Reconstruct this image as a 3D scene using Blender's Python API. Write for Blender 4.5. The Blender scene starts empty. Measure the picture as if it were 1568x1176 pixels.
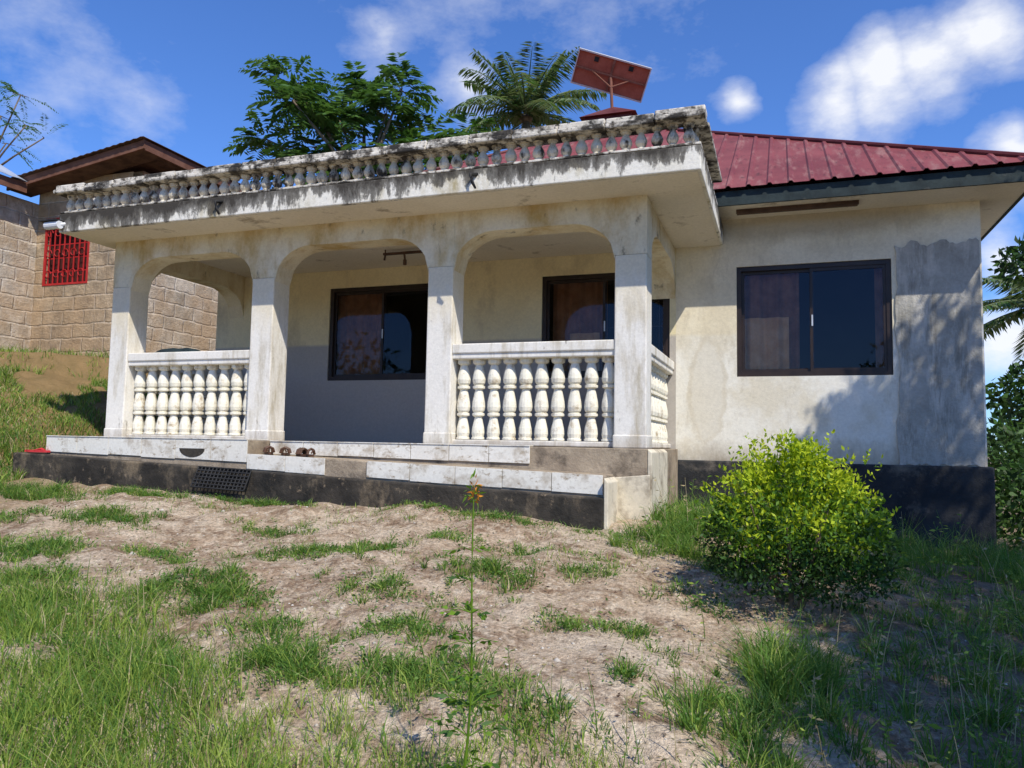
import bpy, math, random
import numpy as np
from mathutils import Vector, Matrix
random.seed(7); rng=np.random.default_rng(7)
scene=bpy.context.scene
R=math.radians
# ------------------------------------------------------------------ helpers
def link(o,parent=None):
    scene.collection.objects.link(o)
    if parent: o.parent=parent
    return o
def empty(name):
    e=bpy.data.objects.new(name,None); e.empty_display_size=.3
    return link(e)
class MB:
    def __init__(s): s.v=[];s.f=[];s.m=[]
    def face(s,pts,mi=0):
        n=len(s.v); s.v+= [tuple(p) for p in pts]; s.f.append(tuple(range(n,n+len(pts)))); s.m.append(mi)
    def hexa(s,p,mi=0):
        n=len(s.v); s.v+=[tuple(q) for q in p]
        for a in ((0,3,2,1),(4,5,6,7),(0,1,5,4),(1,2,6,5),(2,3,7,6),(3,0,4,7)):
            s.f.append(tuple(n+i for i in a)); s.m.append(mi)
    def box(s,x0,x1,y0,y1,z0,z1,mi=0):
        s.hexa([(x0,y0,z0),(x1,y0,z0),(x1,y1,z0),(x0,y1,z0),(x0,y0,z1),(x1,y0,z1),(x1,y1,z1),(x0,y1,z1)],mi)
    def lathe(s,prof,cx,cy,cz,n=12,mi=0):
        b=len(s.v)
        for r,z in prof:
            for i in range(n):
                a=2*math.pi*i/n; s.v.append((cx+r*math.cos(a),cy+r*math.sin(a),cz+z))
        for j in range(len(prof)-1):
            for i in range(n):
                k=(i+1)%n
                s.f.append((b+j*n+i,b+j*n+k,b+(j+1)*n+k,b+(j+1)*n+i)); s.m.append(mi)
    def tube(s,pts,rad,n=8,mi=0,cap=True):
        pts=[Vector(p) for p in pts]; b=len(s.v)
        if not hasattr(rad,'__len__'): rad=[rad]*len(pts)
        for j,p in enumerate(pts):
            d=(pts[min(j+1,len(pts)-1)]-pts[max(j-1,0)]).normalized()
            u=d.cross(Vector((0,0,1)))
            if u.length<.05: u=d.cross(Vector((0,1,0)))
            u.normalize(); w=d.cross(u)
            for i in range(n):
                a=2*math.pi*i/n; q=p+(u*math.cos(a)+w*math.sin(a))*rad[j]; s.v.append(tuple(q))
        for j in range(len(pts)-1):
            for i in range(n):
                k=(i+1)%n
                s.f.append((b+j*n+i,b+j*n+k,b+(j+1)*n+k,b+(j+1)*n+i)); s.m.append(mi)
        if cap:
            s.f.append(tuple(b+i for i in range(n))[::-1]); s.m.append(mi)
            e=b+(len(pts)-1)*n; s.f.append(tuple(e+i for i in range(n))); s.m.append(mi)
    def build(s,name,mats,parent=None,smooth=False,bevel=0):
        me=bpy.data.meshes.new(name); me.from_pydata(s.v,[],s.f)
        for m in mats: me.materials.append(m)
        me.polygons.foreach_set('material_index',s.m)
        if smooth: me.polygons.foreach_set('use_smooth',[True]*len(s.f))
        me.update(); o=bpy.data.objects.new(name,me); link(o,parent)
        if bevel:
            md=o.modifiers.new('b','BEVEL'); md.width=bevel; md.segments=2; md.limit_method='ANGLE'
        return o
def mesh_np(name,verts,faces,mats,midx=None,parent=None,smooth=False):
    me=bpy.data.meshes.new(name)
    nv=len(verts); nf=len(faces); k=faces.shape[1]
    me.vertices.add(nv); me.vertices.foreach_set('co',np.ascontiguousarray(verts,dtype=np.float32).ravel())
    me.loops.add(nf*k); me.loops.foreach_set('vertex_index',np.ascontiguousarray(faces,dtype=np.int32).ravel())
    me.polygons.add(nf); me.polygons.foreach_set('loop_start',np.arange(0,nf*k,k,dtype=np.int32))
    me.polygons.foreach_set('loop_total',np.full(nf,k,dtype=np.int32))
    for m in mats: me.materials.append(m)
    if midx is not None: me.polygons.foreach_set('material_index',np.asarray(midx,dtype=np.int32))
    if smooth: me.polygons.foreach_set('use_smooth',np.ones(nf,dtype=bool))
    me.update(calc_edges=True); me.validate()
    return link(bpy.data.objects.new(name,me),parent)
# ------------------------------------------------------------------ materials
def newmat(name):
    m=bpy.data.materials.new(name); m.use_nodes=True
    nt=m.node_tree; return m,nt,nt.nodes['Principled BSDF'],nt.nodes['Material Output']
def noise(nt,vec,scale,detail=4,rough=.6,stretch=None):
    if stretch:
        mp=nt.nodes.new('ShaderNodeMapping'); mp.inputs['Scale'].default_value=stretch
        nt.links.new(vec,mp.inputs['Vector']); vec=mp.outputs[0]
    n=nt.nodes.new('ShaderNodeTexNoise'); n.inputs['Scale'].default_value=scale
    n.inputs['Detail'].default_value=min(detail,6); n.inputs['Roughness'].default_value=rough
    nt.links.new(vec,n.inputs['Vector']); return n.outputs['Fac']
def ramp(nt,fac,stops):
    r=nt.nodes.new('ShaderNodeValToRGB'); nt.links.new(fac,r.inputs[0])
    cr=r.color_ramp
    while len(cr.elements)<len(stops): cr.elements.new(.5)
    for e,(p,c) in zip(cr.elements,stops):
        e.position=p; e.color=(c[0],c[1],c[2],1) if hasattr(c,'__len__') else (c,c,c,1)
    return r.outputs[0]
def mix(nt,fac,a,b,mode='MIX'):
    n=nt.nodes.new('ShaderNodeMix'); n.data_type='RGBA'; n.blend_type=mode
    for val,i in ((fac,0),(a,6),(b,7)):
        if hasattr(val,'is_linked') : nt.links.new(val,n.inputs[i])
        elif i==0: n.inputs[0].default_value=val
        else: n.inputs[i].default_value=(*val,1)
    return n.outputs[2]
def math_(nt,op,a,b=None,clamp=False):
    n=nt.nodes.new('ShaderNodeMath'); n.operation=op; n.use_clamp=clamp
    for i,v in enumerate((a,b)):
        if v is None: continue
        if hasattr(v,'is_linked'): nt.links.new(v,n.inputs[i])
        else: n.inputs[i].default_value=v
    return n.outputs[0]
def sepz(nt,tc):
    s=nt.nodes.new('ShaderNodeSeparateXYZ'); nt.links.new(tc,s.inputs[0]); return s
def surf(name,c1,c2,scale=3,rough=.85,bump=.15,bscale=60,stains=(),metal=0,spec=.3,extra=None):
    m,nt,p,out=newmat(name)
    tc=nt.nodes.new('ShaderNodeTexCoord').outputs['Object']
    col=ramp(nt,noise(nt,tc,scale),[(.35,c1),(.65,c2)])
    for (sc,ss,lo,hi,st) in stains:
        f=ramp(nt,noise(nt,tc,ss,6,.68,st),[(lo,0.),(hi,1.)])
        col=mix(nt,f,col,sc)
    if extra: col=extra(nt,tc,col)
    fine=ramp(nt,noise(nt,tc,bscale*.7,2),[(.3,.88),(.7,1.)])
    col=mix(nt,1.,col,fine,'MULTIPLY')
    nt.links.new(col,p.inputs['Base Color'])
    p.inputs['Roughness'].default_value=rough; p.inputs['Metallic'].default_value=metal
    p.inputs['Specular IOR Level'].default_value=spec
    if bump:
        b=nt.nodes.new('ShaderNodeBump'); b.inputs['Strength'].default_value=bump; b.inputs['Distance'].default_value=.02
        nt.links.new(noise(nt,tc,bscale*.5,5,.7),b.inputs['Height']); nt.links.new(b.outputs[0],p.inputs['Normal'])
    return m
def zsplit(zs,soft,below,k=25):
    def ex(nt,tc,col):
        s=sepz(nt,tc)
        z=math_(nt,'ADD',s.outputs[2],math_(nt,'MULTIPLY',math_(nt,'SUBTRACT',noise(nt,tc,5,4),.5),soft))
        f=math_(nt,'MULTIPLY',math_(nt,'SUBTRACT',zs,z),k,True)
        return mix(nt,f,col,below)
    return ex
def basegrime(nt,tc,col,z0,k,c,lo,hi,amt):
    s=sepz(nt,tc)
    g=math_(nt,'ADD',math_(nt,'MULTIPLY',math_(nt,'SUBTRACT',z0,s.outputs[2]),k),math_(nt,'MULTIPLY',noise(nt,tc,5,6,.72,(1,1,.4)),1.1))
    return mix(nt,ramp(nt,g,[(lo,0.),(hi,amt)]),col,c)
def blobmask(nt,tc,cx,cz,rx,rz_,soft=.35,amp=1.0,ns=3.):
    """irregular patch around a wall position (x,z)"""
    s=sepz(nt,tc)
    a=math_(nt,'DIVIDE',math_(nt,'SUBTRACT',s.outputs[0],cx),rx); b=math_(nt,'DIVIDE',math_(nt,'SUBTRACT',s.outputs[2],cz),rz_)
    d=math_(nt,'SQRT',math_(nt,'ADD',math_(nt,'MULTIPLY',a,a),math_(nt,'MULTIPLY',b,b)))
    d=math_(nt,'ADD',d,math_(nt,'MULTIPLY',math_(nt,'SUBTRACT',noise(nt,tc,ns,6,.65),.5),amp*1.6))
    return math_(nt,'DIVIDE',math_(nt,'SUBTRACT',1.,d),soft,True)
def wallx(nt,tc,col):
    col=zsplit(1.27,.02,(.83,.80,.71))(nt,tc,col)
    f=ramp(nt,noise(nt,tc,1.3,6,.65),[(.48,0.),(.60,.55)]); col=mix(nt,f,col,(.64,.56,.40))
    f=ramp(nt,noise(nt,tc,3.2,6,.75,(1,1,.35)),[(.54,0.),(.72,.6)]); col=mix(nt,f,col,(.42,.35,.24))
    # repaired plaster next to the porch and under the eave
    m1=blobmask(nt,tc,-.78,.62,.22,.62,.12,.6,3.5); col=mix(nt,math_(nt,'MULTIPLY',m1,.55),col,(.60,.53,.40))
    m2=blobmask(nt,tc,-.78,.62,.17,.56,.12,.6,3.5); col=mix(nt,math_(nt,'MULTIPLY',m2,.7),col,(.76,.72,.62))
    m3=blobmask(nt,tc,.3,2.45,1.4,.22,.5,.8,3.); col=mix(nt,math_(nt,'MULTIPLY',m3,.6),col,(.40,.34,.25))
    return basegrime(nt,tc,col,0.,1.4,(.33,.27,.19),.40,.9,.85)
def creamx(nt,tc,col):
    return zsplit(1.28,.02,(.46,.42,.37))(nt,tc,col)
def pillx(nt,tc,col):
    s=sepz(nt,tc)
    z=math_(nt,'ADD',s.outputs[2],math_(nt,'MULTIPLY',noise(nt,tc,4,5,.7,(1,1,.6)),.7))
    col=mix(nt,math_(nt,'MULTIPLY',math_(nt,'SUBTRACT',z,1.45),2.2,True),col,(.76,.68,.50))
    return basegrime(nt,tc,col,0.,2.0,(.30,.24,.16),.32,.85,.9)
M_cream=surf('cream_paint',(.76,.66,.41),(.84,.75,.49),1.2,stains=[((.50,.42,.27),2.5,.52,.78,(1,1,.5))],extra=creamx)
M_wall=surf('wall_paint',(.80,.72,.54),(.86,.79,.62),1.2,extra=wallx)
M_pillar=surf('pillar_paint',(.80,.77,.69),(.86,.83,.76),1.5,stains=[((.5,.44,.32),3,.50,.70,(2,2,.4)),((.2,.17,.13),9,.63,.74,(1,1,.4))],extra=pillx)
M_beam=surf('beam_paint',(.74,.66,.45),(.82,.74,.55),2,stains=[((.52,.37,.15),2.5,.46,.68,(1,1,.5)),((.14,.12,.09),6,.60,.72,(1,1,.6))])
def fasc(nt,tc,col):
    s=sepz(nt,tc)
    top=math_(nt,'MULTIPLY',math_(nt,'SUBTRACT',s.outputs[2],2.30),2.2)
    lft=math_(nt,'MULTIPLY',math_(nt,'ADD',s.outputs[0],2.5),-.035)
    n=noise(nt,tc,2.6,6,.72,(1,1,.55)); n2=noise(nt,tc,14,6,.7,(1.,1,.3))
    v=math_(nt,'ADD',math_(nt,'ADD',math_(nt,'MULTIPLY',n,1.5),math_(nt,'MULTIPLY',n2,.8)),math_(nt,'ADD',top,lft))
    f=ramp(nt,math_(nt,'SUBTRACT',v,.70),[(.49,0.),(.60,.8),(.85,1.)])
    return mix(nt,f,col,(.055,.048,.038))
M_fascia=surf('stained_fascia',(.79,.75,.63),(.86,.83,.74),3,bump=.3,stains=[((.45,.38,.22),3,.54,.7,(1,1,.5))],extra=fasc)
M_rail=surf('mildew_rail',(.66,.61,.51),(.78,.73,.63),5,bump=.4,stains=[((.04,.036,.03),3.2,.46,.56,(1,1,1.5)),((.10,.085,.065),14,.5,.6,None)])
M_rbal=surf('roof_baluster_paint',(.64,.57,.43),(.76,.69,.55),4,bump=.3,stains=[((.06,.05,.038),7,.5,.62,(1,1,.6))])
M_under=surf('slab_underside',(.74,.67,.54),(.82,.75,.62),1.5,stains=[((.34,.28,.2),3,.58,.72,None)])
M_bal=surf('baluster_paint',(.80,.76,.62),(.86,.82,.70),4,rough=.6,stains=[((.42,.33,.2),8,.54,.69,None)])
M_tile=surf('white_tile',(.80,.77,.68),(.84,.82,.74),1.5,rough=.25,bump=.02,stains=[((.36,.28,.18),4,.50,.72,None),((.30,.22,.13),12,.56,.70,(1,1,2))],spec=.5)
M_conc=surf('raw_concrete',(.28,.22,.155),(.43,.35,.25),4,bump=.5,stains=[((.12,.095,.07),5,.5,.68,None)])
M_dark=surf('weathered_plinth',(.026,.023,.019),(.068,.058,.045),3,bump=.7,bscale=35,stains=[((.24,.185,.12),4,.53,.72,(1,1,.5)),((.015,.015,.013),2,.5,.65,None),((.34,.26,.17),9,.60,.74,None)])
M_patch=surf('cement_render',(.33,.315,.27),(.47,.45,.40),4,bump=.5,stains=[((.62,.585,.51),3,.50,.66,(2,2,.5)),((.2,.185,.15),2,.53,.7,(3,3,.5))])
M_found=surf('foundation',(.018,.020,.023),(.046,.047,.048),2,bump=.6,stains=[((.16,.14,.115),3,.56,.75,None)])
M_roof=surf('red_roof_sheet',(.17,.035,.038),(.25,.062,.062),1.5,rough=.6,bump=.03,spec=.3,stains=[((.32,.17,.145),3,.52,.75,(3,.5,1)),((.08,.022,.022),8,.56,.72,(2,.4,1))])
M_roofdk=surf('ridge_cap_red',(.08,.013,.015),(.14,.032,.03),3,rough=.6,bump=.05)
M_eave=surf('green_fascia_board',(.012,.022,.024),(.03,.048,.05),5,rough=.7,stains=[((.12,.12,.11),4,.6,.72,None)])
M_soffit=surf('old_timber_soffit',(.07,.04,.028),(.15,.09,.06),6)
M_fr=surf('dark_aluminium',(.018,.010,.008),(.034,.020,.014),6,rough=.45,bump=0,spec=.4)
M_int=surf('dark_interior',(.04,.035,.03),(.06,.05,.045),2,bump=0)
M_curt=surf('sunlit_brown_curtain',(.74,.46,.22),(.88,.64,.38),6,rough=.95,bump=.1)  # bright copy of the brown curtain, sunlight painted into its colour
M_curt2=surf('shaded_brown_curtain',(.26,.13,.07),(.40,.22,.13),6,rough=.95,bump=.1)  # darker copy of the same curtain, for where no sun falls
M_redbar=surf('red_paint_iron',(.40,.02,.02),(.48,.03,.03),6,rough=.5,bump=.05)
M_rust=surf('rusty_back_sheet',(.34,.085,.05),(.44,.13,.08),5,rough=.7,bump=.1)
M_alu=surf('aluminium',(.6,.6,.6),(.7,.7,.7),5,rough=.35,bump=0,metal=.3)
M_pole=surf('rusty_pole',(.2,.08,.05),(.28,.12,.08),10)
M_bark=surf('bark',(.12,.09,.06),(.22,.17,.12),8,bump=.8)
M_black=surf('black_rubber',(.015,.015,.015),(.03,.03,.03),10,rough=.7)
M_brown=surf('brown_leather',(.07,.035,.02),(.12,.06,.035),10,rough=.5)
M_redplastic=surf('red_plastic',(.5,.03,.04),(.6,.05,.05),10,rough=.4,bump=0)
M_white=surf('white_plastic',(.75,.77,.78),(.8,.82,.84),3,rough=.4,bump=0)
M_cloth=surf('dark_cloth',(.010,.02,.025),(.02,.036,.04),8,rough=.95,bump=.3)
M_brnboard=surf('brown_fascia_board',(.13,.055,.032),(.20,.095,.06),5)
M_galv=surf('galvanised_sheet',(.5,.55,.6),(.62,.66,.7),2,rough=.4,bump=.03,metal=.4)
M_scar=surf('cement_wash',(.64,.57,.43),(.74,.67,.52),4,stains=[((.25,.2,.14),5,.5,.72,None)])
def mat_glass():
    m,nt,p,out=newmat('window_glass')
    nt.nodes.remove(p)
    t=nt.nodes.new('ShaderNodeBsdfTransparent'); t.inputs[0].default_value=(.78,.73,.69,1)
    g=nt.nodes.new('ShaderNodeBsdfGlossy'); g.inputs['Roughness'].default_value=.02; g.inputs[0].default_value=(.8,.85,1,1)
    fr=nt.nodes.new('ShaderNodeFresnel'); fr.inputs[0].default_value=1.40
    mx=nt.nodes.new('ShaderNodeMixShader')
    nt.links.new(fr.outputs[0],mx.inputs[0]); nt.links.new(t.outputs[0],mx.inputs[1]); nt.links.new(g.outputs[0],mx.inputs[2])
    nt.links.new(mx.outputs[0],out.inputs[0]); return m
M_glass=mat_glass()
def mat_block(name,axis,c1,c2,mortar):
    m,nt,p,out=newmat(name)
    tc=nt.nodes.new('ShaderNodeTexCoord').outputs['Object']
    s=sepz(nt,tc)
    c=nt.nodes.new('ShaderNodeCombineXYZ'); nt.links.new(s.outputs[axis],c.inputs[0]); nt.links.new(s.outputs[2],c.inputs[1])
    w=nt.nodes.new('ShaderNodeTexNoise'); w.inputs['Scale'].default_value=4; nt.links.new(tc,w.inputs['Vector'])
    ws=nt.nodes.new('ShaderNodeVectorMath'); ws.operation='SCALE'; ws.inputs['Scale'].default_value=.07; nt.links.new(w.outputs['Color'],ws.inputs[0])
    wa=nt.nodes.new('ShaderNodeVectorMath'); wa.operation='ADD'; nt.links.new(c.outputs[0],wa.inputs[0]); nt.links.new(ws.outputs[0],wa.inputs[1])
    b=nt.nodes.new('ShaderNodeTexBrick'); nt.links.new(wa.outputs[0],b.inputs['Vector'])
    b.inputs['Scale'].default_value=1; b.inputs['Brick Width'].default_value=.46; b.inputs['Row Height'].default_value=.235
    b.inputs['Mortar Size'].default_value=.020; b.inputs['Mortar Smooth'].default_value=.6
    b.inputs['Color1'].default_value=(*c1,1); b.inputs['Color2'].default_value=(*c2,1); b.inputs['Mortar'].default_value=(*mortar,1)
    n=ramp(nt,noise(nt,tc,5,6,.75),[(.3,.45),(.68,1.15)])
    col=mix(nt,1.,b.outputs[0],n,'MULTIPLY')
    f=ramp(nt,noise(nt,tc,1.2,6,.7),[(.42,0.),(.62,.7)])
    col=mix(nt,f,col,(.44,.30,.17))
    f=ramp(nt,noise(nt,tc,2.4,6,.7,(1,1,.5)),[(.56,0.),(.72,.6)])
    col=mix(nt,f,col,(.16,.12,.085))
    nt.links.new(col,p.inputs['Base Color']); p.inputs['Roughness'].default_value=.95
    bp=nt.nodes.new('ShaderNodeBump'); bp.inputs['Strength'].default_value=1.; bp.inputs['Distance'].default_value=.03
    h=math_(nt,'ADD',math_(nt,'MULTIPLY',b.outputs['Fac'],-.7),noise(nt,tc,20,5,.75))
    nt.links.new(h,bp.inputs['Height']); nt.links.new(bp.outputs[0],p.inputs['Normal'])
    return m
M_blkX=mat_block('block_wall_x',0,(.44,.32,.20),(.56,.43,.28),(.62,.50,.36))
M_blkY=mat_block('block_wall_y_sunlit',1,(.54,.46,.35),(.68,.59,.47),(.78,.70,.58))  # paler than the front blocks: sunlight on these walls is painted in
def leafmat(name,c1,c2,scale=2.,trans=.35):
    m,nt,p,out=newmat(name)
    tc=nt.nodes.new('ShaderNodeTexCoord').outputs['Object']
    col=ramp(nt,noise(nt,tc,scale,3),[(.35,c1),(.65,c2)])
    nt.links.new(col,p.inputs['Base Color']); p.inputs['Roughness'].default_value=.55; p.inputs['Specular IOR Level'].default_value=.3
    t=nt.nodes.new('ShaderNodeBsdfTranslucent'); nt.links.new(mix(nt,1.,col,(1.,1.,.6),'MULTIPLY'),t.inputs[0])
    mx=nt.nodes.new('ShaderNodeMixShader'); mx.inputs[0].default_value=trans
    nt.links.new(p.outputs[0],mx.inputs[1]); nt.links.new(t.outputs[0],mx.inputs[2]); nt.links.new(mx.outputs[0],out.inputs[0])
    return m
L_green=leafmat('leaf_green',(.045,.115,.022),(.09,.18,.04),1.2)
L_tree=leafmat('tree_leaf_green',(.07,.16,.04),(.12,.23,.065),1.2,.4)
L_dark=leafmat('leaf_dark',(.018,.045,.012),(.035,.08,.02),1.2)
L_yel=leafmat('leaf_yellowgreen',(.38,.52,.02),(.56,.64,.03),6,.4)
L_mid=leafmat('leaf_midgreen',(.10,.21,.015),(.17,.30,.02),6)
L_palm=leafmat('palm_leaf',(.13,.19,.08),(.23,.28,.14),3)
L_dry=leafmat('dry_leaf',(.30,.24,.12),(.42,.34,.18),5,.2)
G_a=leafmat('grass_green',(.09,.20,.03),(.16,.29,.05),1.5,.4)
G_b=leafmat('grass_yellow',(.24,.35,.05),(.36,.45,.09),1.5,.4)
G_c=leafmat('grass_dry',(.40,.33,.17),(.50,.42,.24),3,.2)
M_flower=surf('orange_flower',(.5,.16,.02),(.65,.28,.03),20,bump=0)
# ------------------------------------------------------------------ terrain
def H(x,y):
    x=np.asarray(x,dtype=float); y=np.asarray(y,dtype=float)
    z=-1.5+.145*np.clip(y,-4,6.2)+.03*np.clip(-x-3,-6,6)-.10*np.clip(x+1,0,4.5)
    s=.6*(-x-7.7)+.45*(y-6)
    bank=np.interp(s,[0,.4,1.68,2.2,2.45,5],[0,.2,1.05,1.3,1.6,1.8])
    k=np.clip((-x-7.75)/.7,0,1); k=k*k*(3-2*k)
    z=z+bank*k
    z=z+.025*np.sin(2.1*x+1.3*y)+.02*np.sin(3.7*y-1.1*x+1)+.012*np.sin(6.1*x+.5)*np.cos(5.3*y)+.008*np.sin(11*x+3*y)*np.sin(9*y-4*x)
    r=np.hypot(x+2,y-6); z=np.where(r>40,z*(40/r)-.6*(1-40/r),z)
    return z
def axis(lo,hi,step,far):
    a=list(np.arange(lo,hi,step)); d=step
    x=hi
    while x<far: a.append(x); d*=1.25; x+=d
    a.append(far)
    d=step; x=lo-step; pre=[]
    while x>-far: pre.append(x); d*=1.25; x-=d
    pre.append(-far)
    return np.array(pre[::-1]+a)
ax=axis(-12,6,.04,600); ay=axis(1,9.5,.04,600)
GX,GY=np.meshgrid(ax,ay,indexing='ij'); 
def vnoise(x,y,f,seed):
    rs=np.random.default_rng(seed); t=rs.random((64,64))
    xf=x*f; yf=y*f; xi=np.floor(xf).astype(int); yi=np.floor(yf).astype(int); u=xf-xi; v=yf-yi
    u=u*u*(3-2*u); v=v*v*(3-2*v)
    g=lambda i,j:t[(xi+i)%64,(yi+j)%64]
    return (g(0,0)*(1-u)+g(1,0)*u)*(1-v)+(g(0,1)*(1-u)+g(1,1)*u)*v
def HH(x,y):
    x=np.asarray(x,dtype=float); y=np.asarray(y,dtype=float)
    return H(x,y)+(vnoise(x,y,1.7,1)-.5)*.06+(vnoise(x,y,5,2)-.5)*.045+(vnoise(x,y,9,3)-.5)*.022
GZ=HH(GX,GY)
nx,ny=GX.shape
V=np.stack([GX,GY,GZ],-1).reshape(-1,3)
I=np.arange(nx*ny).reshape(nx,ny)
F=np.stack([I[:-1,:-1],I[1:,:-1],I[1:,1:],I[:-1,1:]],-1).reshape(-1,4)
m,nt,p,out=newmat('sandy_soil')
tc=nt.nodes.new('ShaderNodeTexCoord').outputs['Object']
col=ramp(nt,noise(nt,tc,.9,6,.65),[(.35,(.42,.29,.19)),(.48,(.60,.46,.32)),(.62,(.70,.57,.42))])
f=ramp(nt,noise(nt,tc,3.4,6,.7),[(.45,0.),(.60,.85)]); col=mix(nt,f,col,(.28,.18,.11))
f=ramp(nt,noise(nt,tc,12,6,.7),[(.48,0.),(.64,.8)]); col=mix(nt,f,col,(.80,.67,.50))
f=ramp(nt,noise(nt,tc,45,4,.7),[(.3,.45),(.60,1.1)]); col=mix(nt,1.,col,f,'MULTIPLY')
s=sepz(nt,tc)
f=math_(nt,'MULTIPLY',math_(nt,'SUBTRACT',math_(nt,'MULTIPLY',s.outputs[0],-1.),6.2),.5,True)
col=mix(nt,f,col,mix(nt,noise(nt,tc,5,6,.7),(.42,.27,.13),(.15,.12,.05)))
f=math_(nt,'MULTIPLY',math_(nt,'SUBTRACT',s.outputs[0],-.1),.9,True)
col=mix(nt,math_(nt,'MULTIPLY',f,.75),col,mix(nt,noise(nt,tc,6,6,.7),(.07,.055,.04),(.24,.17,.11)))  # soil darkened towards the right, painting in the shade there
nt.links.new(col,p.inputs['Base Color']); p.inputs['Roughness'].default_value=.97; p.inputs['Specular IOR Level'].default_value=.1
b=nt.nodes.new('ShaderNodeBump'); b.inputs['Strength'].default_value=1.; b.inputs['Distance'].default_value=.07
nt.links.new(noise(nt,tc,9,6,.8),b.inputs['Height']); nt.links.new(b.outputs[0],p.inputs['Normal'])
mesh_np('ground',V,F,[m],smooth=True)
# ------------------------------------------------------------------ main house
house=empty('bungalow_house')
YW=8.75
XL,XR=-7.5,1.90
WIN=[(-5.67,-4.10,.79,2.02),(-2.72,-1.20,.79,2.02),(-.47,1.08,.78,2.0)]
def wall_holes(mb,x0,x1,z0,z1,y,th,holes,mi=0):
    xs=sorted({x0,x1,*[h[0] for h in holes],*[h[1] for h in holes]}); zs=sorted({z0,z1,*[h[2] for h in holes],*[h[3] for h in holes]})
    for i in range(len(xs)-1):
        for j in range(len(zs)-1):
            cx=(xs[i]+xs[i+1])/2; cz=(zs[j]+zs[j+1])/2
            if any(h[0]<cx<h[1] and h[2]<cz<h[3] for h in holes): continue
            a,b_,c,d=xs[i],xs[i+1],zs[j],zs[j+1]
            mb.face([(a,y,c),(b_,y,c),(b_,y,d),(a,y,d)],mi)
            mb.face([(a,y+th,c),(a,y+th,d),(b_,y+th,d),(b_,y+th,c)],mi)
    for (a,b_,c,d) in holes:
        mb.face([(a,y,c),(a,y,d),(a,y+th,d),(a,y+th,c)],mi); mb.face([(b_,y,c),(b_,y+th,c),(b_,y+th,d),(b_,y,d)],mi)
        mb.face([(a,y,c),(a,y+th,c),(b_,y+th,c),(b_,y,c)],mi); mb.face([(a,y,d),(b_,y,d),(b_,y+th,d),(a,y+th,d)],mi)
mb=MB(); wall_holes(mb,XL,-1.13,-.12,2.62,YW,.2,WIN[:2]); mb.build('porch_back_wall',[M_cream],house)
mb=MB(); wall_holes(mb,-1.13,XR,-.14,2.62,YW,.2,WIN[2:])
mb.build('front_wall',[M_wall],house)
mb=MB(); mb.box(XR-.2,XR,YW+.2,17.6,-.14,2.62); mb.box(XL,XL+.2,YW+.2,17.6,-.12,2.62); mb.box(XL+.2,XR-.2,17.4,17.6,-.12,2.62)
mb.build('rear_and_side_walls',[M_wall],house)
mb=MB(); mb.box(XL+.2,XR-.2,YW+.2,17.4,2.45,2.5); mb.box(XL+.2,XR-.2,YW+.2,17.4,-.1,-.05); mb.box(XL+.2,XR-.2,YW+2.6,YW+2.65,-.05,2.45)
mb.build('interior_partition',[M_int],house)
mb=MB(); mb.box(XL+.01,XR+.05,YW-.05,17.65,-1.9,-.14); mb.build('foundation',[M_found],house,bevel=.02)
def rough_patch(mb,x0,x1,z0,z1,y,n=26):
    pts=[]
    for i in range(n): pts.append((x0+(x1-x0)*i/n+random.uniform(-.01,.01),z0+random.uniform(-.015,.015)))
    for i in range(n): pts.append((x1,z0+(z1-z0)*i/n))
    for i in range(n): pts.append((x1-(x1-x0)*i/n,z1+random.uniform(-.02,.02)+.03*math.sin(i*.7)))
    for i in range(n): pts.append((x0+random.uniform(-.012,.012)+.015*math.sin(i*.5),z1-(z1-z0)*i/n))
    mb.face([(a,y,c) for a,c in pts]); 
    k=len(pts)
    for i in range(k):
        a=pts[i]; b_=pts[(i+1)%k]; mb.face([(a[0],y,a[1]),(a[0],y+.02,a[1]),(b_[0],y+.02,b_[1]),(b_[0],y,b_[1])])
mb=MB(); rough_patch(mb,1.12,1.88,-.13,2.13,YW-.018); mb.build('cement_patch',[M_patch],house)
def curtain(mb,x0,x1,z0,z1,y,amp=.018,freq=28,mi=0):
    n=60
    for i in range(n):
        a=x0+(x1-x0)*i/n; b_=x0+(x1-x0)*(i+1)/n
        ya=y+amp*math.sin(a*freq)+amp*.5*math.sin(a*freq*2.3+1); yb=y+amp*math.sin(b_*freq)+amp*.5*math.sin(b_*freq*2.3+1)
        mb.face([(a,ya,z0),(b_,yb,z0),(b_,yb,z1),(a,ya,z1)],mi)
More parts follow.
